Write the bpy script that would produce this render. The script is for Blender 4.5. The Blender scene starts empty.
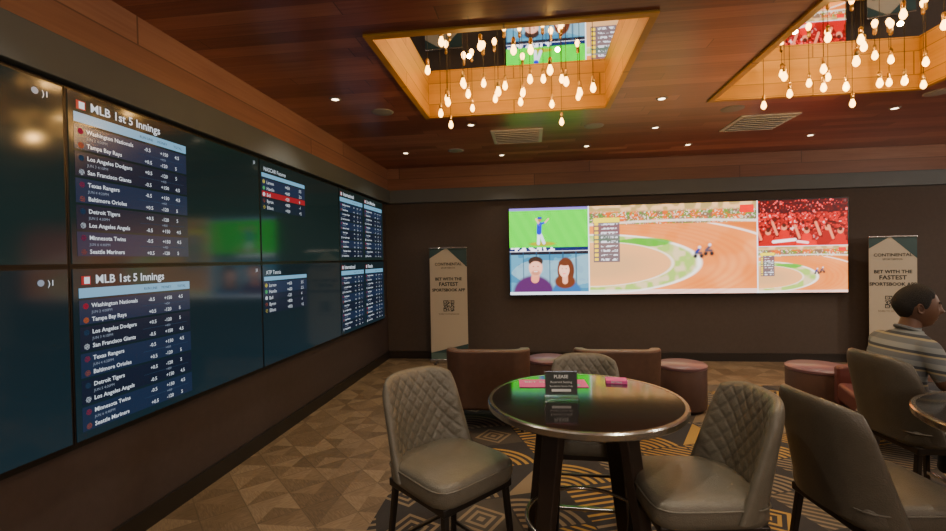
import bpy, bmesh, math, random
import numpy as np
from mathutils import Vector, Matrix, Euler
random.seed(7); np.random.seed(7)
D=bpy.data; C=bpy.context
def link(o,parent=None):
    C.scene.collection.objects.link(o)
    if parent is not None: o.parent=parent
    return o
def s2l(c):
    return tuple(((x/255)/12.92 if x/255<=0.04045 else ((x/255+0.055)/1.055)**2.4) for x in c)
# ---------------- node expression helper
class E:
    def __init__(s,nt,v): s.nt=nt; s.v=v
    def op(s,o,b=None,c=None):
        n=s.nt.nodes.new('ShaderNodeMath'); n.operation=o
        for i,x in enumerate((s,b,c)):
            if x is None: continue
            if isinstance(x,E): s.nt.links.new(x.v,n.inputs[i])
            else: n.inputs[i].default_value=x
        return E(s.nt,n.outputs[0])
    def __add__(s,b): return s.op('ADD',b)
    def __sub__(s,b): return s.op('SUBTRACT',b)
    def __mul__(s,b): return s.op('MULTIPLY',b)
    def __truediv__(s,b): return s.op('DIVIDE',b)
    def floor(s): return s.op('FLOOR')
    def fract(s): return s.op('FRACT')
    def abs(s): return s.op('ABSOLUTE')
    def lt(s,b): return s.op('LESS_THAN',b)
    def gt(s,b): return s.op('GREATER_THAN',b)
    def sqrt(s): return s.op('SQRT')
def coords(nt,kind='Object'):
    t=nt.nodes.new('ShaderNodeTexCoord'); sp=nt.nodes.new('ShaderNodeSeparateXYZ')
    nt.links.new(t.outputs[kind],sp.inputs[0])
    return t.outputs[kind],[E(nt,sp.outputs[i]) for i in range(3)]
def comb(nt,x,y,z):
    n=nt.nodes.new('ShaderNodeCombineXYZ')
    for i,a in enumerate((x,y,z)):
        if isinstance(a,E): nt.links.new(a.v,n.inputs[i])
        else: n.inputs[i].default_value=a
    return n.outputs[0]
def wnoise(nt,vec):
    n=nt.nodes.new('ShaderNodeTexWhiteNoise'); n.noise_dimensions='3D'; nt.links.new(vec,n.inputs['Vector']); return E(nt,n.outputs['Value'])
def noise(nt,vec,scale,detail=3):
    n=nt.nodes.new('ShaderNodeTexNoise'); n.inputs['Scale'].default_value=scale; n.inputs['Detail'].default_value=detail
    nt.links.new(vec,n.inputs['Vector']); return E(nt,n.outputs['Fac'])
def ramp(nt,fac,stops):
    r=nt.nodes.new('ShaderNodeValToRGB'); el=r.color_ramp.elements
    while len(el)<len(stops): el.new(0.5)
    for e,(p,c) in zip(el,stops): e.position=p; e.color=(*c,1)
    nt.links.new(fac.v,r.inputs[0]); return r.outputs[0]
def mix(nt,fac,a,b):
    n=nt.nodes.new('ShaderNodeMix'); n.data_type='RGBA'
    if isinstance(fac,E): nt.links.new(fac.v,n.inputs[0])
    else: n.inputs[0].default_value=fac
    for i,x in ((6,a),(7,b)):
        if isinstance(x,tuple): n.inputs[i].default_value=(*x,1)
        else: nt.links.new(x,n.inputs[i])
    return n.outputs[2]
def mat(name,color,rough=0.5,metal=0.0,emit=None,es=1.0,bump=0,bscale=60,var=0.0,coat=0,trans=0,ior=None,spec=None,alpha=1):
    m=D.materials.new(name); m.use_nodes=True; nt=m.node_tree; p=nt.nodes['Principled BSDF']
    p.inputs['Base Color'].default_value=(*color,1); p.inputs['Roughness'].default_value=rough; p.inputs['Metallic'].default_value=metal
    if coat: p.inputs['Coat Weight'].default_value=coat; p.inputs['Coat Roughness'].default_value=.1
    if trans: p.inputs['Transmission Weight'].default_value=trans
    if ior: p.inputs['IOR'].default_value=ior
    if spec is not None: p.inputs['Specular IOR Level'].default_value=spec
    if emit: p.inputs['Emission Color'].default_value=(*emit,1); p.inputs['Emission Strength'].default_value=es
    if bump or var:
        v,_=coords(nt); nz=noise(nt,v,bscale)
        if bump:
            b=nt.nodes.new('ShaderNodeBump'); b.inputs['Strength'].default_value=bump; b.inputs['Distance'].default_value=.01
            nt.links.new(nz.v,b.inputs['Height']); nt.links.new(b.outputs[0],p.inputs['Normal'])
        if var:
            nz2=noise(nt,v,bscale*.12)
            c=mix(nt,nz2,tuple(x*(1-var) for x in color),tuple(min(1,x*(1+var)) for x in color)); nt.links.new(c,p.inputs['Base Color'])
    return m
# ---------------- geometry helpers
def mesh_obj(name,verts,faces,mt=None,parent=None,smooth=False,merge=False):
    me=D.meshes.new(name); me.from_pydata([tuple(v) for v in verts],[],faces)
    if merge:
        bm=bmesh.new(); bm.from_mesh(me); bmesh.ops.remove_doubles(bm,verts=bm.verts,dist=1e-5); bmesh.ops.recalc_face_normals(bm,faces=bm.faces); bm.to_mesh(me); bm.free()
    me.update()
    if mt:
        for m in (mt if isinstance(mt,list) else [mt]): me.materials.append(m)
    if smooth: me.polygons.foreach_set('use_smooth',[True]*len(me.polygons))
    o=D.objects.new(name,me); link(o,parent); return o
def box(name,c,s,mt,parent=None,bev=0,rot=None,seg=3):
    x,y,z=[a/2 for a in s]
    v=[(-x,-y,-z),(x,-y,-z),(x,y,-z),(-x,y,-z),(-x,-y,z),(x,-y,z),(x,y,z),(-x,y,z)]
    f=[(0,3,2,1),(4,5,6,7),(0,1,5,4),(1,2,6,5),(2,3,7,6),(3,0,4,7)]
    o=mesh_obj(name,v,f,mt,parent); o.location=c
    if rot: o.rotation_euler=rot
    if bev:
        b=o.modifiers.new('b','BEVEL'); b.width=bev; b.segments=seg
        o.data.polygons.foreach_set('use_smooth',[True]*6)
        w=o.modifiers.new('w','WEIGHTED_NORMAL'); w.keep_sharp=True
    return o
def lathe(name,prof,mt,parent=None,n=48,loc=(0,0,0),smooth=True):
    v=[];f=[]
    for r,z in prof:
        for i in range(n):
            a=2*math.pi*i/n; v.append((r*math.cos(a),r*math.sin(a),z))
    for j in range(len(prof)-1):
        for i in range(n):
            k=(i+1)%n; f.append((j*n+i,j*n+k,(j+1)*n+k,(j+1)*n+i))
    o=mesh_obj(name,v,f,mt,parent,smooth,merge=True); o.location=loc
    if smooth:
        e=o.modifiers.new('e','EDGE_SPLIT'); e.split_angle=math.radians(40)
    return o
def beam(name,p0,p1,w0,w1,mt,parent=None,bev=.004,twist=0,d0=None,d1=None):
    p0=Vector(p0);p1=Vector(p1); d0=d0 or w0; d1=d1 or w1
    a=Vector((math.cos(twist),math.sin(twist),0)); b=Vector((-math.sin(twist),math.cos(twist),0))
    dr=(p1-p0).normalized()
    if abs(dr.z)<.5:
        b=Vector((0,0,1)); a=dr.cross(b).normalized()
    v=[]
    for p,w,d in ((p0,w0,d0),(p1,w1,d1)):
        for sx,sy in ((-1,-1),(1,-1),(1,1),(-1,1)): v.append(p+a*sx*w/2+b*sy*d/2)
    f=[(0,3,2,1),(4,5,6,7),(0,1,5,4),(1,2,6,5),(2,3,7,6),(3,0,4,7)]
    o=mesh_obj(name,v,f,mt,parent,merge=True)
    if bev:
        m=o.modifiers.new('b','BEVEL'); m.width=bev; m.segments=2
    return o
def tube(name,pts,r,mt,parent=None,cyclic=False):
    cu=D.curves.new(name,'CURVE'); cu.dimensions='3D'; cu.bevel_depth=r; cu.bevel_resolution=3
    sp=cu.splines.new('POLY'); sp.points.add(len(pts)-1)
    for q,p in zip(sp.points,pts): q.co=(*p,1)
    sp.use_cyclic_u=cyclic; sp.use_smooth=True; cu.materials.append(mt); cu.use_fill_caps=True
    o=D.objects.new(name,cu); return link(o,parent)
def empty(name,loc=(0,0,0),rz=0):
    o=D.objects.new(name,None); o.empty_display_size=.1; o.location=loc; o.rotation_euler=(0,0,rz); return link(o)
class Flat:
    """layers of flat printed / displayed graphics on one plane"""
    def __init__(s,o,ux,uy): s.o=Vector(o);s.ux=Vector(ux);s.uy=Vector(uy);s.n=s.ux.cross(s.uy);s.v=[];s.f=[];s.m=[];s.mats=[];s.t=[]
    def mi(s,m):
        if m not in s.mats: s.mats.append(m)
        return s.mats.index(m)
    def P(s,u,v,d): return s.o+s.ux*u+s.uy*v+s.n*d
    def poly(s,pts,m,d=.001):
        b=len(s.v); s.v+= [s.P(u,v,d) for u,v in pts]; s.f.append(tuple(range(b,b+len(pts)))); s.m.append(s.mi(m))
    def rect(s,u,v,w,h,m,d=.001): s.poly([(u,v),(u+w,v),(u+w,v+h),(u,v+h)],m,d)
    def text(s,t,u,v,size,m,d=.002,align='LEFT',bold=0): s.t.append((t,u,v,size,m,d,align,bold))
    def build(s,name,parent=None):
        objs=[]
        for (t,u,v,size,m,d,al,bold) in s.t:
            cu=D.curves.new('tmp','FONT'); cu.body=t; cu.size=size; cu.align_x=al; cu.resolution_u=2; cu.offset=bold
            o=D.objects.new('tmp',cu); C.scene.collection.objects.link(o); objs.append(o)
        C.view_layer.update(); dg=C.evaluated_depsgraph_get()
        for o,(t,u,v,size,m,d,al,bold) in zip(objs,s.t):
            me=o.evaluated_get(dg).to_mesh(); b=len(s.v)
            s.v+=[s.P(u+q.co.x,v+q.co.y,d) for q in me.vertices]
            k=s.mi(m)
            for p in me.polygons: s.f.append(tuple(b+i for i in p.vertices)); s.m.append(k)
        for o in objs:
            cu=o.data; D.objects.remove(o); D.curves.remove(cu)
        ob=mesh_obj(name,s.v,s.f,s.mats,parent); ob.data.polygons.foreach_set('material_index',s.m); return ob

# ---------------- materials
def wood_planks(name,along,stops,rough=.32,pw=.14,pl=1.8,spec=.5):
    m=D.materials.new(name); m.use_nodes=True; nt=m.node_tree; p=nt.nodes['Principled BSDF']
    v,(x,y,z)=coords(nt)
    if along=='x': a,b=x,y
    elif along=='y': a,b=y,z
    else: a,b=x,z
    row=(b/pw).floor(); off=wnoise(nt,comb(nt,row,3.3,1.1))*pl
    col=((a+off)/pl).floor(); r=wnoise(nt,comb(nt,row,col,7.7))
    g=noise(nt,comb(nt,a*1.2+r*9,b*26,r*5),1.6,5)
    g2=noise(nt,comb(nt,a*.5,b*.8,2.0),1.2,2)
    fac=r*.38+g*.45+g2*.28-.08
    c=ramp(nt,fac,stops)
    edge=((b/pw).fract()).lt(.025)
    edge2=(((a+off)/pl).fract()).lt(.004)
    c=mix(nt,edge.op('MAXIMUM',edge2)*.6,c,(.02,.008,.005))
    nt.links.new(c,p.inputs['Base Color']); p.inputs['Roughness'].default_value=rough; p.inputs['Specular IOR Level'].default_value=spec
    return m
red_stops=[(.12,(.13,.036,.024)),(.42,(.26,.080,.052)),(.68,(.40,.150,.095)),(.95,(.54,.27,.18))]
M_ceil=wood_planks('ceiling_wood','x',red_stops,.28)
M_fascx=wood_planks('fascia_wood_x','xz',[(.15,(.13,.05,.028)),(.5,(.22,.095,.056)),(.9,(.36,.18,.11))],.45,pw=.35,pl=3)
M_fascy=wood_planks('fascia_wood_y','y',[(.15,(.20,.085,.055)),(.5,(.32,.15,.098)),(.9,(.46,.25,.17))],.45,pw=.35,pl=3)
M_gold=wood_planks('coffer_wood','xz',[(.1,(.42,.20,.016)),(.5,(.62,.33,.035)),(.9,(.74,.43,.06))],.45,pw=.3,pl=3)
M_gold2=wood_planks('coffer_wood_y','y',[(.1,(.42,.20,.016)),(.5,(.62,.33,.035)),(.9,(.74,.43,.06))],.45,pw=.3,pl=3)
M_wall=mat('wall_brown_fabric',(.072,.055,.046),.8,bump=.15,bscale=220,var=.15)
M_wallL=mat('wall_dark',(.060,.044,.043),.6,bump=.1,bscale=150,var=.15)
M_band=mat('band_screen_tint',(.10,.115,.12),.6,var=.1,bscale=30)  # bluish light of the screens is put into the band's base colour
M_base=mat('baseboard_dark',(.02,.016,.014),.4)
M_mirror=mat('ceiling_mirror',(.92,.92,.92),.02,1.0)
M_black=mat('black_plastic',(.008,.008,.009),.35)
M_metal=mat('dark_metal',(.05,.045,.042),.35,.7)
M_chrome=mat('brushed_steel',(.55,.54,.52),.22,1.0)
M_leather=mat('taupe_leather',(.150,.136,.105),.34,bump=.25,bscale=180,var=.18)
M_leatherD=mat('dark_taupe_leather',(.095,.084,.066),.38,bump=.25,bscale=180,var=.15)
M_brown=mat('brown_leather',(.110,.060,.042),.42,bump=.2,bscale=150,var=.2)
M_drum=mat('drum_vinyl',(.10,.058,.050),.5,bump=.15,bscale=120,var=.15)
M_drumtop=mat('drum_top',(.19,.105,.125),.3,var=.1)
M_maroon=mat('maroon_leather',(.12,.035,.033),.45,bump=.2,bscale=120,var=.2)
M_espresso=mat('espresso_wood',(.035,.024,.019),.35,var=.3,bscale=60)
M_brass=mat('brass',(.6,.4,.15),.3,1.0)
M_white=mat('white_paint',(.6,.58,.54),.6)
M_vent=mat('vent_grey',(.30,.28,.26),.6)
def taupe_mat():
    m=D.materials.new('floor_geometric_vinyl'); m.use_nodes=True; nt=m.node_tree; p=nt.nodes['Principled BSDF']
    v,(x,y,z)=coords(nt)
    S=.27
    a=(x+y)*.7071/S; b=(y-x)*.7071/S
    ia=a.floor(); ib=b.floor(); la=a.fract()-.5; lb=b.fract()-.5
    idx=la.gt(lb)*2+(la+lb).gt(0)
    r=wnoise(nt,comb(nt,ia,ib,idx))
    st=noise(nt,comb(nt,a*2+idx*3,b*16,idx),2.0,5)
    st2=noise(nt,comb(nt,a*16,b*2,idx),2.0,5)
    par=(idx*.5).fract().gt(.25)
    s=st*par+st2*(par*-1+1)
    c=ramp(nt,r*.40+s*.75-.08,[(.12,(.085,.056,.032)),(.4,(.165,.115,.068)),(.65,(.25,.18,.11)),(.95,(.36,.28,.18))])
    ed=la.abs().gt(.488).op('MAXIMUM',lb.abs().gt(.488))
    c=mix(nt,ed*.5,c,(.06,.045,.03))
    nt.links.new(c,p.inputs['Base Color']); p.inputs['Roughness'].default_value=.45
    return m
def carpet_mat():
    m=D.materials.new('carpet_geometric'); m.use_nodes=True; nt=m.node_tree; p=nt.nodes['Principled BSDF']
    v,(x,y,z)=coords(nt)
    S=.42
    a=(x*.94+y*.34)/S; b=(y*.94-x*.34)/S
    ia=a.floor(); ib=b.floor(); la=a.fract(); lb=b.fract()
    r=wnoise(nt,comb(nt,ia,ib,.5)); r2=wnoise(nt,comb(nt,ia,ib,4.5))
    dist=((la*la)+(lb*lb)).sqrt()
    arcs=(dist*7).fract().lt(.5)*dist.lt(1.0)
    stripes=((la+lb)*6).fract().lt(.42)
    hs=(lb*7).fract().lt(.4)
    dia=((la-.5).abs()+(lb-.5).abs())
    diamond=(dia*6).fract().lt(.45)*dia.lt(.5)
    tri=la.gt(lb)
    c1=r.lt(.28); c2=r.gt(.28)*r.lt(.5); c3=r.gt(.5)*r.lt(.68); c4=r.gt(.68)*r.lt(.86); c5=r.gt(.86)
    fac=arcs*c1+stripes*c2+hs*c3+diamond*c4+tri*c5
    gold=mix(nt,r2.gt(.45),(.46,.27,.055),(.25,.19,.12))
    base=mix(nt,r2.gt(.75),(.028,.026,.029),(.065,.055,.045))
    c=mix(nt,fac,base,gold)
    border=(la.lt(.03)+lb.lt(.03)).op('MINIMUM',1.0)
    c=mix(nt,border,c,(.03,.028,.028))
    nz=noise(nt,v,400,2)
    c=mix(nt,nz*.35,c,(.04,.037,.035))
    nt.links.new(c,p.inputs['Base Color']); p.inputs['Roughness'].default_value=.95
    bp=nt.nodes.new('ShaderNodeBump'); bp.inputs['Strength'].default_value=.3; bp.inputs['Distance'].default_value=.004
    nt.links.new(nz.v,bp.inputs['Height']); nt.links.new(bp.outputs[0],p.inputs['Normal'])
    return m
M_floor=taupe_mat(); M_carpet=carpet_mat()

# ---------------- room shell
XL,XR,YB,YF,ZC=-2.36,8.5,7.3,-4.0,3.08
box('floor',((XL+XR)/2,(YB+YF)/2,-.05),(XR-XL+.4,YB-YF+.4,.1),M_floor)
carpet=mesh_obj('carpet',[(-1.0,YF+.1,.004),(XR-.1,YF+.1,.004),(XR-.1,5.95,.004),(-1.0,5.95,.004)],[(0,1,2,3)],M_carpet)
box('wall_left',(XL-.05,(YB+YF)/2,1.8),(.1,YB-YF+.2,3.6),M_wallL)
box('wall_back',((XL+XR)/2,YB+.05,1.8),(XR-XL,.1,3.6),M_wall)
box('wall_right',(XR+.05,(YB+YF)/2,1.8),(.1,YB-YF+.2,3.6),M_wall)
box('wall_front',((XL+XR)/2,YF-.05,1.8),(XR-XL,.1,3.6),M_wall)
box('baseboard_left',(XL+.0125,(YB+YF)/2,.06),(.025,YB-YF,.12),M_base)
box('baseboard_back',((XL+XR)/2,YB-.0125,.06),(XR-XL-.05,.025,.12),M_base)
cx=[-1.02,.74,1.75,3.5]; cy=[2.96,4.66]
cof=[(cx[0],cx[1],cy[0],cy[1]),(cx[2],cx[3],cy[0],cy[1])]
xs=[XL,*cx,XR]; ys=[YF,*cy,YB]; HM=3.30
v=[];f=[]
for i in range(5):
    for j in range(3):
        if j==1 and i in (1,3): continue
        b=len(v); v+=[(xs[i],ys[j],ZC),(xs[i+1],ys[j],ZC),(xs[i+1],ys[j+1],ZC),(xs[i],ys[j+1],ZC)]; f.append((b,b+3,b+2,b+1))
mesh_obj('ceiling',v,f,M_ceil,merge=False)
mesh_obj('ceiling_slab',[(XL-.1,YF-.1,3.5),(XR+.1,YF-.1,3.5),(XR+.1,YB+.1,3.5),(XL-.1,YB+.1,3.5)],[(0,1,2,3)],M_black)
for k,(x0,x1,y0,y1) in enumerate(cof):
    e=empty('ceiling_coffer')
    mesh_obj('mirror_panel',[(x0,y0,HM),(x1,y0,HM),(x1,y1,HM),(x0,y1,HM)],[(0,3,2,1)],M_mirror,e)
    t=.03
    box('side_back',((x0+x1)/2,y1+t/2,(ZC+HM)/2),(x1-x0+2*t,t,HM-ZC),M_gold,e)
    box('side_front',((x0+x1)/2,y0-t/2,(ZC+HM)/2),(x1-x0+2*t,t,HM-ZC),M_gold,e)
    box('side_left',(x0-t/2,(y0+y1)/2,(ZC+HM)/2),(t,y1-y0,HM-ZC),M_gold2,e)
    box('side_right',(x1+t/2,(y0+y1)/2,(ZC+HM)/2),(t,y1-y0,HM-ZC),M_gold2,e)
    w=.05;zz=ZC-.008
    box('rim_back',((x0+x1)/2,y1+w/2,zz),(x1-x0+2*w,w,.02),M_gold,e)
    box('rim_front',((x0+x1)/2,y0-w/2,zz),(x1-x0+2*w,w,.02),M_gold,e)
    box('rim_left',(x0-w/2,(y0+y1)/2,zz),(w,y1-y0,.02),M_gold2,e)
    box('rim_right',(x1+w/2,(y0+y1)/2,zz),(w,y1-y0,.02),M_gold2,e)
box('trim_1',(XL+.03,(YB+YF)/2,(2.73+ZC)/2),(.06,YB-YF,ZC-2.73),M_fascy)
box('trim_2',((XL+XR)/2,YB-.03,(2.73+ZC)/2),(XR-XL-.12,.06,ZC-2.73),M_fascx)
box('trim_3',(XL+.05,(YB+YF)/2,2.625),(.10,YB-YF,.21),M_band,bev=.006)
box('trim_4',((XL+XR)/2,YB-.05,2.625),(XR-XL-.2,.10,.21),M_band,bev=.006)

# ---------------- pendant bulbs
M_bulb=mat('bulb_glow',(1,.6,.2),.3,emit=(1,.52,.12),es=12)
M_cord=mat('cord_black',(.02,.015,.01),.6)
def bulbs(k,rect,seed):
    rnd=random.Random(seed); x0,x1,y0,y1=rect
    e=empty('pendant_bulb_cluster',((x0+x1)/2,(y0+y1)/2,0))
    cx,cy=(x0+x1)/2,(y0+y1)/2
    prof=[(.0,.0),(.008,.002),(.018,.014),(.022,.028),(.019,.045),(.012,.062),(.010,.072)]
    pts=[]; n=0; tries=0
    while n<30 and tries<3000:
        tries+=1
        px=rnd.uniform(x0+.2,x1-.25)-cx; py=rnd.uniform(y0+.25,y1-.25)-cy
        if any((px-a)**2+(py-b)**2<.15**2 for a,b,_ in pts): continue
        pts.append((px,py,rnd.choice([2.84,2.89,2.94,2.99,3.04,3.09,3.13])+rnd.uniform(-.02,.02))); n+=1
    def lat(prof,n,ox,oy,oz,V,F):
        b=len(V)
        for r,z in prof:
            for i in range(n):
                a=2*math.pi*i/n; V.append((ox+r*math.cos(a),oy+r*math.sin(a),oz+z))
        for j in range(len(prof)-1):
            for i in range(n):
                q=(i+1)%n; F.append((b+j*n+i,b+j*n+q,b+(j+1)*n+q,b+(j+1)*n+i))
    V=[];F=[];V2=[];F2=[];V3=[];F3=[]
    for px,py,pz in pts:
        lat(prof,12,px,py,pz,V,F)
        lat([(.0,.070),(.013,.070),(.014,.115),(.007,.125),(.0,.125)],10,px,py,pz,V2,F2)
        lat([(.0025,.12),(.0025,HM-pz)],6,px,py,pz,V3,F3)
    mesh_obj('glass_bulbs',V,F,M_bulb,e,True); mesh_obj('brass_sockets',V2,F2,M_brass,e,True); mesh_obj('cords',V3,F3,M_cord,e,True)
    for (a,b,z,en) in ((-.4,-.4,3.14,3.0),(.4,-.4,3.14,3.0),(-.4,.4,3.14,3.0),(.4,.4,3.14,3.0),(-.3,.0,2.86,12),(.35,.1,2.86,12)):
        l=D.lights.new('bulb_light','POINT'); l.energy=en; l.color=(1,.55,.16); l.shadow_soft_size=.02
        o=D.objects.new('bulb_light',l); o.location=(a,b,z); link(o,e)
bulbs(0,cof[0],3); bulbs(1,cof[1],5)

# ---------------- downlights, vents, speakers
M_dl=mat('downlight_lens',(1,.9,.75),.4,emit=(1,.78,.5),es=12)
def downlight(x,y,en=60):
    e=empty('recessed_downlight',(x,y,ZC))
    lathe('trim_ring',[(.032,-.002),(.034,-.008),(.05,-.006),(.053,0)],M_vent,e,24)
    lathe('lens',[(0,-.003),(.032,-.003)],M_dl,e,20)
    l=D.lights.new('spot','SPOT'); l.energy=en; l.color=(1,.86,.66); l.spot_size=math.radians(118); l.spot_blend=.7; l.shadow_soft_size=.05
    o=D.objects.new('spot',l); o.location=(0,0,-.02); link(o,e)
for x,y in [(-1.75,4.02),(-1.7,6.2),(-1.7,1.4),(-.64,5.05),(-.4,6.6),(.75,6.3),(1.24,4.55),(1.24,2.7),(1.44,5.56),(2.1,6.5),(3.5,6.3),(3.75,5.3),(4.3,4.4),(4.9,5.9),(5.9,4.8),(-.2,1.7),(1.24,1.0),(2.8,1.9),(-.2,-.6),(2.5,-.6),(4.4,2.6),(4.6,.2),(6.4,2.5),(6.6,6.4)]:
    downlight(x,y,24 if y>6 else 56)
for x,y in [(-.15,5.62),(2.55,5.57)]:
    e=empty('ceiling_air_vent',(x,y,ZC))
    box('frame',(0,0,-.006),(.6,.6,.012),M_white,e,bev=.003)
    for i in range(7): box('louver_%d'%i,(0,-.24+.08*i,-.018),(.52,.045,.006),M_white,e,rot=(.5,0,0))
for x,y in [(-1.45,4.45),(.72,5.35),(2.05,5.0),(3.8,4.85),(-1.0,6.2),(4.6,4.9)]:
    e=empty('ceiling_speaker',(x,y,ZC)); lathe('grille',[(0,-.010),(.09,-.010),(.105,-.006),(.11,0)],M_vent,e,32)
# added fill lights shaped as globe pendants, out of view, to brighten the room
M_fill_globe=mat('fill_globe_opal',(1,.95,.85),.4,emit=(1,.82,.6),es=2)
for x,y in [(.6,-2.3),(3.6,-2.3),(6.9,.6),(6.9,4.2)]:
    e=empty('added_fill_globe',(x,y,0))
    lathe('globe',[(.14*math.sin(math.pi*q/16)+1e-6,2.25-.14*math.cos(math.pi*q/16)) for q in range(17)],M_fill_globe,e,32)
    tube('stem',[(0,0,2.38),(0,0,3.08)],.006,M_black,e); lathe('canopy',[(0,3.05),(.06,3.05),(.06,3.08)],M_black,e,24)
    for dz in (2.0,2.5):
        l=D.lights.new('added_fill_light','POINT'); l.energy=62; l.color=(1,.86,.72); l.shadow_soft_size=.15
        o=D.objects.new('added_fill_light',l); o.location=(0,0,dz); link(o,e)

# ---------------- left wall screens
def scr_mat(name,top,bot):
    m=D.materials.new(name); m.use_nodes=True; nt=m.node_tree; p=nt.nodes['Principled BSDF']
    v,(x,y,z)=coords(nt,'Generated'); c=ramp(nt,z,[(0,bot),(1,top)])
    p.inputs['Base Color'].default_value=(.004,.006,.007,1); p.inputs['Roughness'].default_value=.10; p.inputs['Specular IOR Level'].default_value=.42
    nt.links.new(c,p.inputs['Emission Color']); p.inputs['Emission Strength'].default_value=1.0
    return m
M_sT=scr_mat('screen_teal',(.005,.0135,.0125),(.008,.021,.020))
M_sB=scr_mat('screen_blue',(.005,.0145,.019),(.007,.021,.030))
def em(name,c,s=1.0):
    m=mat(name,(.005,.005,.005),.2,emit=s2l(c),es=s); return m
E_w=em('px_white',(225,235,245),1.0); E_g=em('px_grey',(150,165,185),.8); E_box=em('px_navy',(30,50,80),.75); E_box2=em('px_navy2',(22,36,58),.75)
E_bar=em('px_lightblue',(120,180,215),1.0); E_red=em('px_red',(180,30,45),.8); E_dim=em('px_dimblue',(60,90,120),.7); E_or=em('px_orange',(200,100,40),.7); E_yel=em('px_yellow',(215,200,80),.8);E_gr=em('px_green',(90,190,110),.8)
ycuts=[.39,2.02,3.66,5.28,6.92]; PH=.9; Z0=.70
games=[('Washington Nationals','Tampa Bay Rays'),('Los Angeles Dodgers','San Francisco Giants'),('Texas Rangers','Baltimore Orioles'),('Detroit Tigers','Los Angeles Angels'),('Minnesota Twins','Seattle Mariners')]
sc=empty('video_wall_odds_display',(0,0,0))
box('mount_frame',(XL+.021,3.655,1.6),(.04,6.62,1.86),M_black,sc)
XS=XL+.07
def board(F,u0,v0,W=.76,H=.82,title='MLB 1st 5 Innings',hl=None,n=5,k=1.0):
    F.text(title,u0+.09*k,v0+H-.05*k,.064*k,E_w,bold=.0010); F.rect(u0+.015,v0+H-.055*k,.05*k,.045*k,E_red); F.rect(u0+.03,v0+H-.05*k,.03*k,.035*k,E_w,.0015)
    F.rect(u0,v0+H-.122*k,W,.050*k,E_bar)
    for i,t in enumerate(('RUN LINE','MONEY','TOTAL')): F.text(t,u0+W*(.52+.17*i),v0+H-.106*k,.022*k,E_box,align='LEFT')
    gh=(H-.135*k)/n
    for i in range(n):
        y=v0+H-.13*k-gh*(i+1); a,b=games[i%5]
        F.rect(u0,y+.008,W,gh-.012,E_red if hl==i else (E_box if i%2==0 else E_box2))
        F.text(a,u0+.065*k,y+gh*.68,gh*.23,E_w,bold=.0005); F.text('JUN %d 4:%d0PM'%(2+i,i),u0+.065*k,y+gh*.45,gh*.15,E_g); F.text(b,u0+.065*k,y+gh*.15,gh*.23,E_w,bold=.0005)
        for q,vv in enumerate((.66,.13)):
            F.poly([(u0+.035*k+.016*k*math.cos(t*math.pi/4),y+gh*(vv+.08)+.016*k*math.sin(t*math.pi/4)) for t in range(8)],[E_red,E_or,E_dim,E_w][(i*2+q)%4])
            for j in range(3):
                F.text(['+0.5','+150','5'][j] if (i+q+j)%2 else ['-0.5','-120','4.5'][j],u0+W*(.56+.155*j),y+gh*vv,gh*.22,E_w,bold=.0003)
                if j==1 and (i+q)%2: F.text('+450',u0+W*.715,y+gh*.42,gh*.15,E_g)
        F.rect(u0+W*.5,y+gh*.48,W*.46,.002,E_dim)
for r in range(2):
    z0=Z0+PH*r
    for c in range(4):
        a,b=ycuts[c],ycuts[c+1]
        box('screen_bezel',(XS-.014,(a+b)/2,z0+PH/2),(.028,b-a-.004,PH-.004),M_black,sc)
        box('screen_panel',(XS+.002,(a+b)/2,z0+PH/2),(.006,b-a-.026,PH-.026),M_sT if r else M_sB,sc)
        F=Flat((XS+.0055,a,z0),(0,1,0),(0,0,1))
        if c==0:
            F.poly([(1.49+.016*math.cos(t*math.pi/6),.825+.016*math.sin(t*math.pi/6)) for t in range(12)],E_g); F.text(')1',1.52,.81,.040,E_w); F.text('3 of 5',1.2,.04,.03,E_dim)
        if c==1:
            board(F,.04,.04); F.text(')3',1.55,.83,.035,E_w)
        if c==2:
            F.text('NASCAR Futures' if r else 'ATP Tennis',.06,.80,.05,E_w)
            F.rect(.03,.745,.75,.035,E_bar)
            F.rect(.03,.63,.75,.105,E_box); F.rect(.03,.575,.75,.05,E_red if r else E_box2)
            F.rect(.03,.46,.75,.105,E_box2)
            for i in range(5):
                F.poly([(.06+.02*math.cos(t*math.pi/4),.705-.055*i+.018*math.sin(t*math.pi/4)) for t in range(8)],[E_yel,E_gr,E_w,E_or,E_yel][i])
                F.text(['Larson','Hamlin','Bell','Byron','Elliott'][i],.10,.69-.055*i,.042,E_w); F.text(['+450','+600','-120','+800','+950'][i],.40,.69-.055*i,.042,E_w); F.text(['3.5','2.5','4','-1','+2'][i],.66,.69-.055*i,.042,E_w)
        if c==3:
            board(F,.03,.04,.74,.82,'International',k=1.05,n=6); board(F,.84,.04,.74,.82,'Live Matches' if r else 'Results',n=6,k=1.05)
        F.build('display_content',sc)

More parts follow.
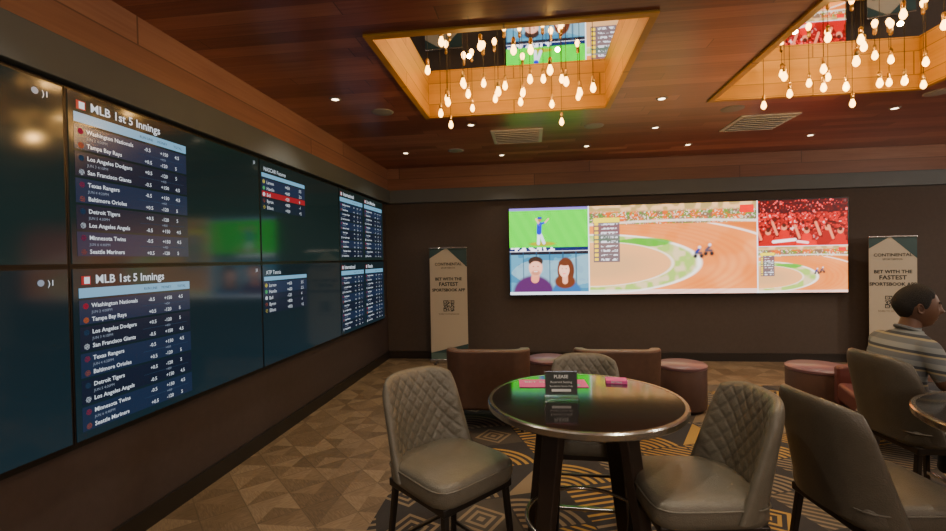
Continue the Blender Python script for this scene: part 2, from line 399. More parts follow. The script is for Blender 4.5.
# ---------------- LED video wall painted content
LX0,LX1,LZ0,LZ1=-.34,4.48,1.028,2.374
W_,H_=610,171
U,V=np.meshgrid(np.linspace(0,1,W_),np.linspace(0,1,H_)) # V=0 bottom
img=np.zeros((H_,W_,3))
def nz2(sc,seed):
    rs=np.random.RandomState(seed); g=rs.rand(int(sc*.28)+4,sc+4)
    yy=V*(g.shape[0]-2); xx=U*(g.shape[1]-2); yi=yy.astype(int); xi=xx.astype(int); fy=yy-yi; fx=xx-xi
    fx=fx*fx*(3-2*fx); fy=fy*fy*(3-2*fy)
    return (g[yi,xi]*(1-fx)+g[yi,xi+1]*fx)*(1-fy)+(g[yi+1,xi]*(1-fx)+g[yi+1,xi+1]*fx)*fy
def put(mask,col,a=1.0):
    c=np.array(s2l(col)); m=(mask*a)[...,None]
    img[:]=img*(1-m)+c*m
def sm(d,w=.03): return np.clip(.5-d/w,0,1)
class R:
    def __init__(s,u0,u1,v0,v1):
        s.box=((U>=u0)&(U<u1)&(V>=v0)&(V<v1)).astype(float); s.x=(U-u0)/(u1-u0); s.y=(V-v0)/(v1-v0); s.asp=(u1-u0)/(v1-v0)*(LX1-LX0)/(LZ1-LZ0)
    def p(s,m,col,a=1.0): put(m*s.box,col,a)
    def cap(s,x1,y1,x2,y2,r,col,a=1):
        X=s.x*s.asp;x1=x1*s.asp;x2=x2*s.asp; dx,dy=x2-x1,y2-y1; L=dx*dx+dy*dy+1e-9
        t=np.clip(((X-x1)*dx+(s.y-y1)*dy)/L,0,1); d=np.hypot(X-x1-t*dx,s.y-y1-t*dy); s.p(sm(d-r,.02),col,a)
    def ell(s,x,y,rx,ry,col,a=1,soft=.06):
        d=np.hypot((s.x-x)*s.asp/rx,(s.y-y)/ry)-1; s.p(sm(d,soft),col,a)
    def all(s,col): s.p(np.ones_like(U),col)
n1=nz2(60,1);n2=nz2(140,2);n3=nz2(24,3);n6=nz2(10,21);n7=nz2(300,22)
# baseball
r=R(0,.25,.5,1); r.all((80,195,40)); r.p(((r.x*7+r.y*2)%1)<.5,(62,172,34),.5); r.p(r.y>.93,(120,110,170)); r.p(r.y<.09,(20,30,70)); r.p((r.y<.09)&(r.x<.6)&(n2>.5),(240,240,250))
r.ell(.42,.17,.30,.05,(150,120,50),.8,.3)
r.cap(.37,.18,.375,.42,.033,(225,225,235));r.cap(.44,.19,.39,.42,.033,(215,215,230)); r.cap(.38,.43,.385,.62,.055,(40,60,170)); r.cap(.385,.62,.345,.74,.022,(215,170,150)); r.cap(.385,.62,.46,.66,.022,(40,60,170)); r.cap(.46,.66,.50,.74,.018,(215,170,150)); r.cap(.39,.715,.392,.73,.036,(150,100,80)); r.cap(.375,.765,.405,.765,.026,(20,40,140))
# couple
r=R(0,.25,0,.5); r.all((90,130,150)); r.p(n1>.55,(50,90,120),.6); r.p(n6>.5,(150,170,175),.5); r.p(r.y>.92,(20,20,30)); r.p(((r.x*6)%1)<.10,(40,60,80),.7)
r.ell(.30,.04,.46,.40,(70,40,75),soft=.15); r.cap(.32,.36,.33,.5,.09,(205,140,120))
r.ell(.33,.63,.155,.205,(222,165,145),soft=.1); r.ell(.33,.77,.165,.11,(45,32,28),soft=.15); r.ell(.33,.67,.13,.10,(225,170,150),soft=.2); r.ell(.33,.50,.10,.06,(120,75,60),.6,soft=.5)
for xx in (.30,.36): r.ell(xx,.65,.016,.014,(50,30,30),.9)
r.ell(.33,.535,.045,.012,(235,210,200),.9); 
r.ell(.72,.0,.34,.34,(60,90,130),soft=.15)
r.ell(.71,.55,.19,.30,(80,45,34),soft=.12); r.ell(.70,.30,.23,.16,(85,48,36),soft=.2); r.cap(.70,.30,.70,.45,.06,(215,160,140))
r.ell(.69,.56,.115,.165,(232,182,162),soft=.12); r.ell(.70,.73,.14,.07,(80,45,34),soft=.25)
for xx in (.665,.715): r.ell(xx,.59,.014,.012,(50,30,30),.9)
r.ell(.69,.475,.04,.013,(230,120,120),.9)
r.p((r.y<.07),(210,215,225)) 
def race(r):
    r.all((216,138,96)); r.p(sm(.5-n3,.3),(226,156,114),.6); r.p(sm(.5-n6,.4),(192,110,74),.4)
    hi=(r.y>.78).astype(float); lo=(r.y<.775).astype(float)
    r.p(hi,(110,85,70)); r.p(sm(.5-n1,.2)*hi,(200,100,60),.8); r.p(sm(.6-n2,.2)*hi,(70,115,55),.8); r.p(sm(.72-n7,.2)*hi,(235,215,200),.7); r.p(sm(.93-r.y,.03),(225,180,140),.9); r.p(sm(.93-r.y,.03)*sm(.5-n1,.2),(130,120,80),.8)
    r.p(sm(np.abs(r.y-.785-.03*np.sin(r.x*3))-.010,.02),(245,235,220),.9)
    e1=np.hypot((r.x-.02)/.66,(r.y-.34)/.34)
    r.p(sm(e1-1.0),(246,238,228)); r.p(sm(e1-.955),(205,185,150)); r.p(sm(e1-.955,.06)*sm(.48-n1,.3),(140,170,90),.9)
    r.p(sm(np.hypot((r.x-.33)/.17,(r.y-.575)/.05)-1,.2),(80,145,55),.95)
    r.p(sm(e1-.74,.06),(214,160,120)); r.p(sm(e1-.50,.3),(185,148,115),.8); r.p(sm(np.abs(e1-.74)-.012,.02),(240,225,210),.8)
    e2=np.hypot((r.x-.0)/1.06,(r.y-.32)/.50)
    r.p(sm(1.17-e2,.04)*lo,(184,105,70),.85); r.p(sm(np.abs(e2-1.14)-.010,.02)*lo*(r.x>.3),(250,240,232)); r.p(sm(1.3-e2,.06)*lo*sm(.55-n2,.2),(225,200,180),.8)
    r.p((r.y<.05),(240,235,235),.5)
    for k in range(5): r.p(sm(np.abs(e1-1.14-.09*k)-.012,.05)*(r.x>.1),(178,98,64),.4)
    for dx,dy,c in ((.655,.45,(35,50,110)),(.715,.475,(70,65,75))):
        r.cap(dx-.014,dy-.040,dx-.013,dy-.035,.022,(25,25,30));r.cap(dx+.022,dy-.04,dx+.022,dy-.035,.022,(25,25,30)); r.cap(dx-.012,dy-.005,dx+.020,dy-.004,.014,(60,60,70)); r.cap(dx-.006,dy+.01,dx+.008,dy+.035,.016,c); r.cap(dx+.011,dy+.058,dx+.011,dy+.059,.013,(215,215,225))
    tx0,tx1,ty0,ty1=.03,.19,.36,.86
    r.p((r.x>tx0)&(r.x<tx1)&(r.y>ty0)&(r.y<ty1),(60,62,78),.85); 
    row=((r.y-ty0)/(ty1-ty0)*10)
    mk=((r.x>tx0+.045)&(r.x<tx1-.012)&(r.y>ty0)&(r.y<ty1-.06)&((row%1)>.42)&((row%1)<.85)).astype(float)
    r.p(mk*sm(.45-n7,.2),(225,225,230),.85); r.p((r.x>tx0+.008)&(r.x<tx0+.03)&(r.y>ty0)&(r.y<ty1-.05)&((row%1)>.35),(225,190,50)); r.p((r.x>tx0)&(r.x<tx1)&(r.y>ty1-.05)&(r.y<ty1),(225,205,70))
    r.p((r.x>.9)&(r.x<.98)&(r.y>.88)&(r.y<.96),(200,40,60))
race(R(.25,.75,0,1))
# crowd
r=R(.75,1,.5,1); r.all((130,6,24)); n4=nz2(230,9);n5=nz2(170,11)
r.p(sm(.55-n4,.1),(190,16,40),.9); r.p(sm(.84-n4,.06),(235,130,130),.8); r.p(sm(n5-.35,.1),(45,3,12),.9); r.p(sm(.90-n5,.06),(245,210,205),.7); r.p((r.y>.72)*sm(n4-.75,.1),(45,4,16),.9); r.p((r.y<.33),(95,4,18),.6)
for (hx,hy,c) in ((.30,.40,(170,14,36)),(.55,.32,(190,24,48)),(.78,.38,(130,8,26)),(.12,.30,(150,12,30)),(.92,.30,(160,14,34))):
    r.cap(hx-.07,hy-.30,hx+.07,hy-.30,.10,c); r.cap(hx,hy-.25,hx,hy-.14,.10,c); r.cap(hx,hy,hx,hy+.02,.055,(205,130,110)); r.cap(hx,hy+.05,hx,hy+.055,.045,(60,25,20))
    r.cap(hx-.08,hy-.14,hx-.13,hy+.12,.025,(210,130,110)); 
r.cap(.18,.10,.42,.14,.03,(245,235,235)); r.cap(.45,.1,.56,.07,.025,(245,200,200))
race(R(.75,1,0,.5))
for a in (.25,.75): put((np.abs(U-a)<.0013).astype(float),(230,230,235))
put(((np.abs(V-.5)<.005)&((U<.25)|(U>.75))).astype(float),(225,225,235))
lum=img.mean(axis=2,keepdims=True); img=np.clip(lum+(img-lum)*1.35,0,1)
led=empty('led_video_wall',(0,0,0))
YL=YB-.10
vx=LX0+(LX1-LX0)*U; vz=LZ0+(LZ1-LZ0)*V
verts=np.stack([vx,np.full_like(vx,YL-.003),vz],-1).reshape(-1,3)
idx=np.arange(W_*H_).reshape(H_,W_)
faces=np.stack([idx[:-1,:-1],idx[:-1,1:],idx[1:,1:],idx[1:,:-1]],-1).reshape(-1,4)
me=D.meshes.new('led_surface'); me.from_pydata(verts.tolist(),[],faces.tolist()); 
ca=me.color_attributes.new(name='Col',type='FLOAT_COLOR',domain='POINT')
ca.data.foreach_set('color',np.concatenate([img.reshape(-1,3),np.ones((W_*H_,1))],1).astype(np.float32).ravel())
mL=D.materials.new('led_content'); mL.use_nodes=True; nt=mL.node_tree; p=nt.nodes['Principled BSDF']
at=nt.nodes.new('ShaderNodeAttribute'); at.attribute_name='Col'; nt.links.new(at.outputs['Color'],p.inputs['Emission Color']); p.inputs['Emission Strength'].default_value=2.7; p.inputs['Base Color'].default_value=(.01,.01,.01,1)
me.materials.append(mL); link(D.objects.new('led_surface',me),led)
box('led_cabinet',((LX0+LX1)/2,YL+.04,(LZ0+LZ1)/2),(LX1-LX0+.03,.08,LZ1-LZ0+.03),M_black,led,bev=.004)

# ---------------- banner stands
M_cream=mat('banner_cream',(.46,.41,.32),.6); M_teal=mat('banner_teal',(.03,.07,.075),.6); M_ink=mat('banner_ink',(.03,.035,.035),.6); M_green=mat('banner_green',(.09,.15,.13),.6)
def banner(x,y,rz,w=.60,h=1.72):
    e=empty('roll_up_banner',(x,y,0),rz)
    box('base',(0,0,.035),(w+.04,.09,.07),M_chrome,e,bev=.015)
    for s in (-1,1): box('foot_%d'%(s+2),(s*w*.35,-.0,.008),(.04,.26,.016),M_black,e,bev=.004)
    tube('pole',[(0,.03,.06),(0,.03,h+.05)],.009,M_chrome,e)
    box('top_rail',(0,0,h+.06),(w+.01,.03,.025),M_chrome,e,bev=.006)
    box('sheet',(0,0,.06+h/2),(w,.003,h),M_cream,e)
    F=Flat((-w/2,-.0022,.06),(1,0,0),(0,0,1))
    F.poly([(0,h-.16),(w*.45,h),(0,h)],M_teal); F.poly([(w*.45,h),(w,h-.30),(w,h)],M_teal); F.rect(0,0,w,.10,M_green)
    F.poly([(0,.1),(w,.1),(w,.24)],M_teal,.0012)
    F.text('CONTINENTAL',w/2,h-.27,.06,M_ink,align='CENTER',bold=.001); F.text('SPORTSBOOK',w/2,h-.32,.035,M_ink,align='CENTER')
    for i,t in enumerate(('BET WITH THE','FASTEST','SPORTSBOOK APP')): F.text(t,w/2,h-.50-.085*i,.062 if i!=1 else .08,M_ink,align='CENTER',bold=.002)
    q=.17; n=17; rr=random.Random(5)
    for i in range(n):
        for j in range(n):
            cor=[(0,0),(0,n-5),(n-5,0)]; on=rr.random()<.5
            for a,b in cor:
                if a<=i<a+5 and b<=j<b+5: on=(i in(a,a+4) or j in(b,b+4) or (i==a+2 and j==b+2))
            if on: F.rect(w/2-q/2+q*i/n,h-.98+q*(n-1-j)/n,q/n,q/n,M_ink)
    F.text('SCAN TO DOWNLOAD',w/2,h-1.03,.03,M_ink,align='CENTER')
    F.build('print',e)
banner(-1.28,6.98,0,w=.58); banner(4.88,6.95,-.25,w=.52,h=1.74)

# ---------------- counter chair
def chair_meshes():
    nu,nv=80,64
    def cen(u,v):
        x=-.205-.075*v+.16*abs(u)**3*(1-.5*v)
        y=u*.235*(1-.07*v)*(1-.07*max(0,(v-.75)/.25)**2)
        z=.575+.455*v-.035*abs(u)**4*v
        return x,y,z
    def hh(u,v): return .030*(max(0,1-abs(u)**9))**.5*(max(0,1-v**14))**.5
    V=[];F=[]
    for side in (1,-1):
        b=len(V)
        for j in range(nv+1):
            v=j/nv
            for i in range(nu+1):
                u=-1+2*i/nu
                x,y,z=cen(u,v); x2,y2,_=cen(min(1,u+.01),v); x1,y1,_=cen(max(-1,u-.01),v)
                t=Vector((x2-x1,y2-y1)).normalized(); nrm=Vector((t.y,-t.x))
                if nrm.x<0: nrm=-nrm
                h=hh(u,v)
                if side==1:
                    a=y*1.08/.068; c=z/.074; p_=a+c;q_=a-c
                    g=min(abs(p_-round(p_)),abs(q_-round(q_)))
                    edge=min(1,(1-abs(u))/.10)*min(1,(1-v)/.08)
                    qd=.0065*(1-math.exp(-(g/.10)**2))-.003
                    h=h+qd*max(0,edge)
                V.append((x+side*h*nrm.x,y+side*h*nrm.y,z))
        for j in range(nv):
            for i in range(nu):
                q=b+j*(nu+1)+i; fc=(q,q+1,q+nu+2,q+nu+1)
                F.append(fc if side==-1 else fc[::-1])
    return V,F
CV,CF=chair_meshes()
_c={}
def seat_mesh():
    n=40;V=[];F=[]
    rings=[(.0,.94,-0.05),(.0,.975,-.045),(0,1.0,-.02),(0,1.0,.015),(0,.985,.035),(0,.95,.047),(0,.85,.055),(0,.55,.060),(0,.2,.061)]
    for _,s,z in rings:
        for i in range(n):
            a=2*math.pi*i/n; ca,sa=math.cos(a),math.sin(a); k=(abs(ca)**6+abs(sa)**6)**(-1/6)
            x=.235*k*ca*s; y=.232*k*sa*s*(1+.04*(x/.235)); V.append((x,y,z))
    for j in range(len(rings)-1):
        for i in range(n):
            q=(i+1)%n; F.append((j*n+i,j*n+q,(j+1)*n+q,(j+1)*n+i))
    F.append(tuple(range((len(rings)-1)*n,len(rings)*n))); F.append(tuple(reversed(range(n))))
    return V,F
SV,SF=seat_mesh()
def counter_chair(x,y,ang,dark=False):
    e=empty('counter_stool_chair',(x,y,0),math.radians(ang)); m=M_leatherD if dark else M_leather
    key='d' if dark else 'l'
    if key not in _c:
        a=mesh_obj('back',CV,CF,m,e,True,merge=True); b=mesh_obj('seat',SV,SF,m,e,True); b.location=(.03,0,.60); _c[key]=(a.data,b.data)
    else:
        a=D.objects.new('back',_c[key][0]); link(a,e); b=D.objects.new('seat',_c[key][1]); link(b,e); b.location=(.03,0,.60)
    box('seat_frame',(.03,0,.535),(.42,.42,.04),M_metal,e,bev=.008)
    tube('piping',[(.03+.236*k*math.cos(t),(.233*k*math.sin(t))*(1+.04*math.cos(t)),.638-.012) for t in [2*math.pi*i/60 for i in range(60)] for k in [(abs(math.cos(t))**6+abs(math.sin(t))**6)**(-1/6)]],.004,m,e,True)
    L={}
    for n_,sx,sy in (('leg_1',1,1),('leg_2',1,-1),('leg_3',-1,1),('leg_4',-1,-1)):
        top=Vector((.03+sx*.185,sy*.185,.53)); bot=Vector((.03+sx*.225-(.02 if sx<0 else 0),sy*.215,.0)); L[n_]=(top,bot)
        beam(n_,top,bot,.028,.022,M_metal,e)
    def at(n_,z): t,b=L[n_]; return b+(t-b)*(z/.53)
    beam('footrest_front',at('leg_1',.24),at('leg_2',.24),.022,.022,M_chrome,e)
    beam('rail_left',at('leg_1',.17),at('leg_3',.17),.018,.018,M_metal,e); beam('rail_right',at('leg_2',.17),at('leg_4',.17),.018,.018,M_metal,e)
    beam('rail_back',at('leg_3',.24),at('leg_4',.24),.018,.018,M_metal,e)
    return e
counter_chair(-.43,2.18,-40)
counter_chair(.69,2.06,186)
cb=counter_chair(.31,2.76,-92); cb.scale=(.94,.92,.955)
counter_chair(1.375,2.09,8,True)
counter_chair(2.17,2.92,5,True)

# ---------------- round tables
M_ttop=mat('table_black_glass',(.012,.010,.010),.08,coat=.6)
def rtable(x,y,rot=0):
    e=empty('round_bar_table',(x,y,0),rot); H=.92;r=.465
    lathe('top_inlay',[(0,H+.001),(r-.022,H+.001),(r-.020,H-.004)],M_ttop,e,96)
    lathe('top_rim',[(r-.022,H-.004),(r-.021,H+.002),(r-.006,H+.002),(r,H-.004),(r,H-.026),(r-.006,H-.032),(r-.1,H-.034),(0,H-.034)],M_chrome,e,96)
    lathe('apron',[(0,H-.034),(.25,H-.034),(.25,H-.075),(0,H-.075)],M_espresso,e,64)
    for i in range(4):
        a=math.pi/4+i*math.pi/2; c,s=math.cos(a),math.sin(a)
        beam('leg_%d'%(i+1),(c*.225,s*.225,H-.07),(c*.36,s*.36,0),.05,.04,M_espresso,e,bev=.006,twist=a,d0=.10,d1=.065)
    zz=.34; rr=.225+(.36-.225)*(1-zz/.85)-.02
    tube('foot_ring',[(rr*math.cos(2*math.pi*i/64),rr*math.sin(2*math.pi*i/64),zz) for i in range(64)],.011,M_chrome,e,True)
    return e
rtable(.24,2.26,.05); rtable(2.05,2.02,.3)
M_acr=mat('acrylic',(.9,.95,.95),.05,trans=.95,ior=1.45)
M_sign=mat('sign_insert',(.02,.025,.022),.4); M_signw=mat('sign_white',(.7,.7,.68),.5)
e=empty('table_sign_holder',(.13,2.24,.922),.05)
box('acrylic_base',(0,0,.003),(.16,.07,.005),M_acr,e); 
sh=empty('insert_panel'); sh.parent=e; sh.rotation_euler=(-.12,0,0); sh.location=(0,0,.005)
box('acrylic_front',(0,0,.062),(.16,.010,.12),M_acr,sh); box('insert',(0,-.0062,.066),(.152,.001,.106),M_sign,sh)
F=Flat((-.076,-.007,.013),(1,0,0),(0,0,1)); F.text('PLEASE',.076,.078,.022,M_signw,.0005,'CENTER',.0005); F.text('Reserved Seating',.076,.055,.015,M_signw,.0005,'CENTER'); F.text('Sportsbook Guests Only',.076,.037,.011,M_signw,.0005,'CENTER'); F.rect(.03,.015,.092,.012,M_signw,.0005); F.build('insert_text',sh)
M_pink=mat('pink_card',(.80,.10,.38),.6); M_cyan=mat('cyan_strip',(.12,.5,.5),.5)
e=empty('betting_card_box',(.44,2.55,.921),-.1); box('card_stack',(0,0,.009),(.11,.075,.018),M_pink,e,bev=.002)
F=Flat((-.05,-.0376,.002),(1,0,0),(0,0,1)); F.text('BETTING',.05,.003,.014,M_signw,.0006,'CENTER',.0004); F.build('card_label',e)
e=empty('pink_sheet',(.10,2.50,.9215),.06); box('sheet',(0,0,.0015),(.36,.15,.003),M_pink,e)  # thin pink sheet with a cyan strip and lettering on the table top
F=Flat((-.18,-.075,.0032),(1,0,0),(0,1,0)); F.rect(.16,.02,.16,.035,M_cyan,.0004); F.text('BET SLIP',.03,.085,.04,M_signw,.0006,bold=.001); F.build('pink_sheet_marks',e)

# ---------------- lounge furniture
def ubox(name,w,d,t,z0,z1,mt,parent,rc=.16,flare=0,armz=None):
    n=8
    def path(off):
        pts=[]; hw=w/2-off; bx=-d/2+off; r=max(.02,rc-off)
        pts.append((d/2,hw)); 
        for i in range(n+1):
            a=math.pi/2+ (math.pi/2)*i/n; pts.append((bx+r+r*math.cos(a),hw-r+r*math.sin(a)))
        for i in range(n+1):
            a=math.pi+(math.pi/2)*i/n; pts.append((bx+r+r*math.cos(a),-hw+r+r*math.sin(a)))
        pts.append((d/2,-hw)); return pts
    o=path(0);i_=path(t); V=[];F=[]; N=len(o)
    def top(x): 
        if armz is None: return z1
        k=min(1,max(0,(x+d/2-.18)/.28)); k=k*k*(3-2*k); return z1+(armz-z1)*k
    for (x,y) in o: V.append((x*1.0,y,z0))
    for (x,y) in o: V.append((x-(flare if x<0 else 0),y*(1+flare),top(x)))
    for (x,y) in i_: V.append((x,y,z0))
    for (x,y) in i_: V.append((x-(flare if x<0 else 0),y*(1+flare),top(x)))
    for k in range(N-1):
        F+= [(k,k+1,N+k+1,N+k),(2*N+k+1,2*N+k,3*N+k,3*N+k+1),(N+k,N+k+1,3*N+k+1,3*N+k),(k+1,k,2*N+k,2*N+k+1)]
    F+=[(0,N,3*N,2*N),(N-1,2*N+N-1,4*N-1,2*N-1)]
    ob=mesh_obj(name,V,F,mt,parent,True,merge=True); b=ob.modifiers.new('b','BEVEL'); b.width=.025;b.segments=4;b.limit_method='ANGLE';b.angle_limit=math.radians(50)
    ob.modifiers.new('w','WEIGHTED_NORMAL')
    return ob
def lounge(x,y,ang,m=M_brown,w=.76,top=.74):
    e=empty('lounge_armchair',(x,y,0),math.radians(ang))
    ubox('shell',w,.70,.10,.22,top,m,e,flare=.03,armz=.56)
    box('seat_cushion',(.06,0,.35),(.60,w-.21,.17),m,e,bev=.04,seg=4)
    box('base_frame',(0,0,.225),(.60,w-.14,.05),M_espresso,e,bev=.01)
    for k,(sx,sy) in enumerate(((1,1),(1,-1),(-1,1),(-1,-1))): beam('leg_%d'%(k+1),(sx*.26,sy*(w/2-.1),.21),(sx*.29,sy*(w/2-.07),0),.045,.028,M_espresso,e)
lounge(-.43,4.50,92,top=.77); lounge(.76,4.58,90,top=.76); lounge(2.98,4.15,165,M_maroon,top=.68)
def drum(x,y,r,h=.48):
    e=empty('drum_ottoman',(x,y,0))
    lathe('body',[(0,.03),(r-.02,.03),(r-.004,.04),(r,.06),(r,h-.05),(r-.004,h-.04)],M_drum,e,64)
    lathe('top_pad',[(r-.004,h-.04),(r+.004,h-.034),(r+.004,h-.012),(r-.01,h),(0,h+.006)],M_drumtop,e,64)
    lathe('plinth',[(0,0),(r-.03,0),(r-.03,.03),(0,.03)],M_black,e,48)
drum(1.53,5.0,.235); drum(2.80,4.95,.275); drum(.17,5.22,.235)

# ---------------- seated man
def seated_man(x,y,ang,zs=0):
    e=empty('seated_man',(x,y,zs),math.radians(ang))
    M_skin=mat('skin_brown',(.135,.066,.040),.5,bump=.05,bscale=200,var=.1)
    M_hair=mat('hair_black',(.012,.010,.009),.8,bump=.8,bscale=300)
    M_pants=mat('denim_dark',(.03,.035,.05),.8,bump=.2,bscale=300)
    M_shoe=mat('shoe_dark',(.02,.02,.02),.5)
    m=D.materials.new('striped_polo'); m.use_nodes=True; nt=m.node_tree; p=nt.nodes['Principled BSDF']
    v,(X,Y,Z)=coords(nt); k=((Z*1.0+X*.12)*12).fract()
    c=ramp(nt,k,[(0,(.12,.13,.14)),(.34,(.12,.13,.14)),(.36,(.30,.26,.16)),(.46,(.30,.26,.16)),(.48,(.045,.05,.06)),(.64,(.045,.05,.06)),(.66,(.20,.215,.21)),(1,(.20,.215,.21))]); nt.links.new(c,p.inputs['Base Color']); p.inputs['Roughness'].default_value=.85
    M_shirt=m
    V=[];F=[]
    def loft(rings,n=28):
        b=len(V)
        for c,a,bb,ra,rb in rings:
            for i in range(n):
                t=2*math.pi*i/n; ca,sa=math.cos(t),math.sin(t); V.append(Vector(c)+Vector(a)*ra*ca+Vector(bb)*rb*sa)
        for j in range(len(rings)-1):
            for i in range(n):
                k=(i+1)%n; F.append((b+j*n+i,b+j*n+k,b+(j+1)*n+k,b+(j+1)*n+i))
        F.append(tuple(b+i for i in reversed(range(n)))); F.append(tuple(b+(len(rings)-1)*n+i for i in range(n)))
    def limb(pr):
        for (p,r),(q,s) in zip(pr,pr[1:]):
            p=Vector(p);q=Vector(q); d=(q-p).normalized(); a=d.orthogonal().normalized(); b=d.cross(a)
            R=[]
            for k in range(5): t=math.pi/2*(k/5); R.append((p-d*r*math.cos(t),a,b,r*math.sin(t)+1e-4,r*math.sin(t)+1e-4))
            for k in range(7): t=k/6; R.append((p+(q-p)*t,a,b,r+(s-r)*t,r+(s-r)*t))
            for k in range(1,6): t=math.pi/2*(k/5); R.append((q+d*s*math.sin(t),a,b,s*math.cos(t)+1e-4,s*math.cos(t)+1e-4))
            loft(R,20)
    X_=(1,0,0);Y_=(0,1,0)
    loft([((.0,0,.655),X_,Y_,.09,.12),((-.01,0,.69),X_,Y_,.125,.165),((-.02,0,.75),X_,Y_,.128,.172),((-.03,0,.82),X_,Y_,.12,.160),((-.035,0,.89),X_,Y_,.118,.155),((-.025,0,.96),X_,Y_,.120,.165),((-.01,0,1.02),X_,Y_,.115,.178),((.005,0,1.07),X_,Y_,.10,.182),((.02,0,1.105),X_,Y_,.08,.165),((.03,0,1.13),X_,Y_,.06,.115),((.038,0,1.15),X_,Y_,.045,.07)],36)
    limb([((.035,0,1.12),.056),((.062,0,1.22),.048)])
    for s in (1,-1):
        sh=(.012,s*.155,1.065);el=(.075,s*.235,.865);wr=(.30,s*.145,.828)
        limb([(sh,.060),((.04,s*.205,.96),.056)]); limb([((.04,s*.205,.96),.056),((.062,s*.222,.90),.054)])
        limb([((.05,s*.21,.93),.046),(el,.043),((.15,s*.21,.85),.042),(wr,.026),((.325,s*.137,.826),.024)])
        hp=(.0,s*.09,.735);kn=(.43,s*.125,.735);an=(.35,s*.115,.36)
        limb([(hp,.098),((.2,s*.11,.735),.084),(kn,.062)]); limb([(kn,.062),((.405,s*.12,.60),.058),(an,.044)])
        limb([((.335,s*.115,.305),.036),((.42,s*.118,.305),.038),((.52,s*.125,.298),.030)])
        limb([(an,.042),((.34,s*.115,.31),.040)])
    o=mesh_obj('tmpbody',V,F,M_skin)
    rm=o.modifiers.new('r','REMESH'); rm.mode='VOXEL'; rm.voxel_size=.006
    sm_=o.modifiers.new('s','SMOOTH'); sm_.factor=.5; sm_.iterations=22
    C.view_layer.update(); nm=D.meshes.new_from_object(o.evaluated_get(C.evaluated_depsgraph_get()))
    D.objects.remove(o); body=D.objects.new('body',nm); link(body,e); nm.materials.clear()
    for mm in (M_skin,M_shirt,M_pants,M_shoe): nm.materials.append(mm)
    def seg(c,a,b):
        a=Vector(a);b=Vector(b); d=b-a; t=max(0,min(1,(c-a).dot(d)/d.length_squared)); return (c-a-d*t).length
    d1=Vector((.012,.155,1.065)); d2=Vector((.075,.235,.865)); ax=(d2-d1).normalized()
    for pl in nm.polygons:
        c=pl.center; k=1; ca=Vector((c.x,abs(c.y),c.z))
        dF=min(seg(ca,(.075,.235,.865),(.15,.21,.85))-.042,seg(ca,(.15,.21,.85),(.32,.14,.826))-.032)
        dU=seg(ca,d1,d2)-.05; dT=seg(ca,(0,.09,.735),(.43,.125,.735))-.078
        dB=max(abs(c.x+.03)-.12,ca.y-.165)
        if min(dF,dU)<dT and min(dF,dU)<dB and (ca-d1).dot(ax)>.165: k=0
        elif c.z-.55*c.x<.695 or (c.x>.13 and c.z<.85): k=2
        if c.z>1.165: k=0
        if c.z<.345: k=3
        pl.material_index=k; pl.use_smooth=True
    tube('collar',[(.042+.056*math.cos(a),.058*math.sin(a),1.152-.022*math.cos(a)) for a in [2*math.pi*i/24 for i in range(24)]],.010,M_shirt,e,True)
    for s in (1,-1):
        V.clear();F.clear()
        w=Vector((.315,s*.140,.826))
        def rl(dx,dy,dz): return w+Vector((dx,-s*dy,dz))
        loft([(rl(-.02,0,0),(0,1,0),(0,0,1),.024,.020),(rl(.015,.002,0),(0,1,0),(0,0,1),.030,.017),(rl(.05,.004,-.003),(0,1,0),(0,0,1),.039,.016),(rl(.085,.006,-.006),(0,1,0),(0,0,1),.040,.014),(rl(.098,.006,-.008),(0,1,0),(0,0,1),.034,.009)],20)
        for off,ln in ((-.030,.78),(-.010,.95),(.011,1.0),(.031,.90)):
            b=rl(.080,.006+off,-.007)
            limb([(b,.0098),(b+Vector((.038*ln,-s*off*.12,-.001)),.0092),(b+Vector((.064*ln,-s*off*.16,-.010)),.0084),(b+Vector((.082*ln,-s*off*.18,-.024)),.0074)])
        limb([(rl(.015,.020,-.004),.015),(rl(.045,.046,-.008),.0115),(rl(.070,.054,-.016),.009)])
        o=mesh_obj('tmph',V,F,M_skin); rm=o.modifiers.new('r','REMESH'); rm.mode='VOXEL'; rm.voxel_size=.0026
        q_=o.modifiers.new('s','SMOOTH'); q_.iterations=3
        C.view_layer.update(); nm=D.meshes.new_from_object(o.evaluated_get(C.evaluated_depsgraph_get())); D.objects.remove(o)
        nm.polygons.foreach_set('use_smooth',[True]*len(nm.polygons))
        link(D.objects.new('hand_right' if s<0 else 'hand_left',nm),e)
    hd=empty('head'); hd.parent=e; hd.location=(.085,0,1.283); hd.rotation_euler=(0,.05,math.radians(-22))
    def shape(d):
        x,y,z=d
        g=lambda a,s_:math.exp(-(a/s_)**2)
        X=x*.098;Y=y*.081;Z=z*.118
        if z<0:
            Y*=1-.20*(-z)**1.6
            if x<0: X*=1-.42*(-z)**1.1
            else: X*=1+.10*(-z)
        if x<0 and z>-.3: X*=1+.06*g(z-.25,.5)
        if x>0: Y*=1-.10*x*x
        if x>0:
            X+=.022*g(y,.12)*g(z+.20,.12)*x
            X+=.011*g(y,.10)*g(z-.0,.20)*x
            X-=.010*(g(y-.34,.15)+g(y+.34,.15))*g(z-.06,.13)*x
            X+=.005*g(z-.24,.10)*g(y,.5)*x
            X+=.008*g(y,.24)*g(z+.47,.06)*x+.008*g(y,.22)*g(z+.60,.06)*x - .004*g(y,.2)*g(z+.53,.03)*x
            X+=.016*g(y,.35)*g(z+.88,.18)
        return Vector((X,Y,Z))
    nu,nv=96,72;V=[];F=[]
    def dirv(i,j):
        th=math.pi*j/nv; ph=2*math.pi*i/nu; return (math.sin(th)*math.cos(ph),math.sin(th)*math.sin(ph),math.cos(th))
    for j in range(nv+1):
        for i in range(nu): V.append(shape(dirv(i,j)))
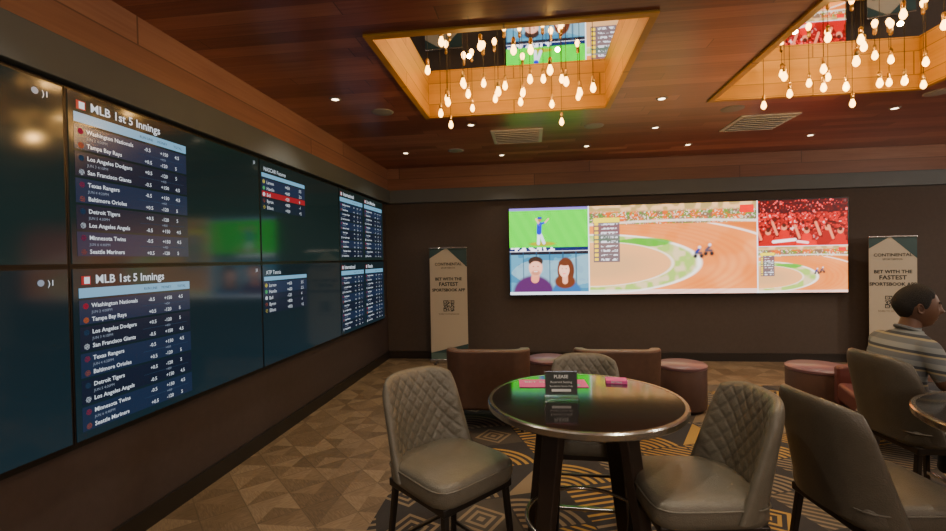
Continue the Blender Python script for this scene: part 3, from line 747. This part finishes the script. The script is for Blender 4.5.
    for j in range(nv):
        for i in range(nu): k=(i+1)%nu; F.append((j*nu+i,(j+1)*nu+i,(j+1)*nu+k,j*nu+k))
    mesh_obj('face',V,F,M_skin,hd,True,merge=True)
    V=[];F=[]
    def lerp(t,pts_):
        for (a,b),(c,d_) in zip(pts_,pts_[1:]):
            if t<=c: return b+(d_-b)*(t-a)/(c-a)
        return pts_[-1][1]
    def hk(d):
        ph=abs(math.degrees(math.atan2(d[1],d[0])))
        return d[2]-lerp(ph,[(0,.60),(35,.58),(48,.42),(62,.38),(72,.05),(80,-.12),(88,-.05),(96,.10),(108,.0),(118,-.40),(140,-.62),(180,-.66)])
    rn=random.Random(4)
    for j in range(nv+1):
        for i in range(nu):
            d=dirv(i,j); t=hk(d); q=max(0,min(1,t/.30)); sC=.985+.085*(q*(2-q))+(rn.uniform(-.008,.008) if q>.1 else 0)
            V.append(shape(d)*sC)
    for j in range(nv):
        for i in range(nu):
            k=(i+1)%nu
            if hk(dirv(i,j))>-.03: F.append((j*nu+i,(j+1)*nu+i,(j+1)*nu+k,j*nu+k))
    mesh_obj('hair',V,F,M_hair,hd,True,merge=True)
    M_eye=mat('eye_white',(.4,.37,.34),.2); M_iris=mat('iris_dark',(.01,.006,.004),.2); M_lid=mat('eyelid_skin',(.10,.050,.032),.5)
    for s in (1,-1):
        V=[];F=[]; n=16
        for r_,off in ((0,.000),(.45,.001),(.7,.008),(.9,.012),(1,.008),(.95,-.004)):
            for i in range(n):
                a=2*math.pi*i/n; V.append((-.008+.016*r_*math.cos(a)-.004*math.sin(a)*r_, s*(.076+off+.006*(1-math.cos(a))*r_*.6), -.008+.030*r_*math.sin(a)))
        for j in range(5):
            for i in range(n): k=(i+1)%n; F.append((j*n+i,j*n+k,(j+1)*n+k,(j+1)*n+i))
        mesh_obj('ear_right' if s<0 else 'ear_left',V,F,M_skin,hd,True)
        for nm_,r_,ox,mt_ in (('eyeball',.0120,.0745,M_eye),('iris',.0058,.0818,M_iris)):
            lathe(nm_,[(r_*math.sin(math.pi*q/10),-r_*math.cos(math.pi*q/10)) for q in range(11)],mt_,hd,20,(ox,s*.027,.008))
        V=[];F=[];R_=.0132
        for lo,hi in ((.35,1.75),(-1.4,-.42)):
            b=len(V)
            for a in range(9):
                el_=lo+(hi-lo)*a/8
                for c_ in range(13):
                    az=-1.5+3.0*c_/12; V.append((.0745+R_*math.cos(el_)*math.cos(az),s*.027+R_*math.cos(el_)*math.sin(az),.008+R_*math.sin(el_)))
            for a in range(8):
                for c_ in range(12): q=b+a*13+c_; F.append((q,q+1,q+14,q+13))
        mesh_obj('eyelids_%d'%(s+2),V,F,M_lid,hd,True)
        tube('eyebrow_%d'%(s+2),[shape(Vector((.93-.10*t,s*(.18+.36*t),.22+.05*math.sin(t*3))).normalized())*1.01 for t in [i/6 for i in range(7)]],.0035,M_hair,hd)
    tube('lips',[shape(Vector((.80-.06*abs(t),.24*t,-.53+.02*abs(t))).normalized())*1.004 for t in [i/5-1 for i in range(11)]],.003,mat('lip',(.11,.045,.035),.5),hd)
    return e
seated_man(2.09,2.92,3)

# ---------------- camera and world
cam=D.cameras.new('camera'); cam.sensor_width=36; cam.lens=460/946*36; cam.clip_start=.05; co=D.objects.new('camera',cam)
R3=Matrix.Rotation(math.radians(7.3),4,'Z')@Matrix.Rotation(math.radians(90-.8),4,'X')@Matrix.Rotation(math.radians(-1.08),4,'Z')
co.matrix_world=Matrix.Translation((0,0,1.6))@R3; link(co); C.scene.camera=co
w=D.worlds.new('world'); w.use_nodes=True; w.node_tree.nodes['Background'].inputs[0].default_value=(.9,.85,.85,1); w.node_tree.nodes['Background'].inputs[1].default_value=.02; C.scene.world=w
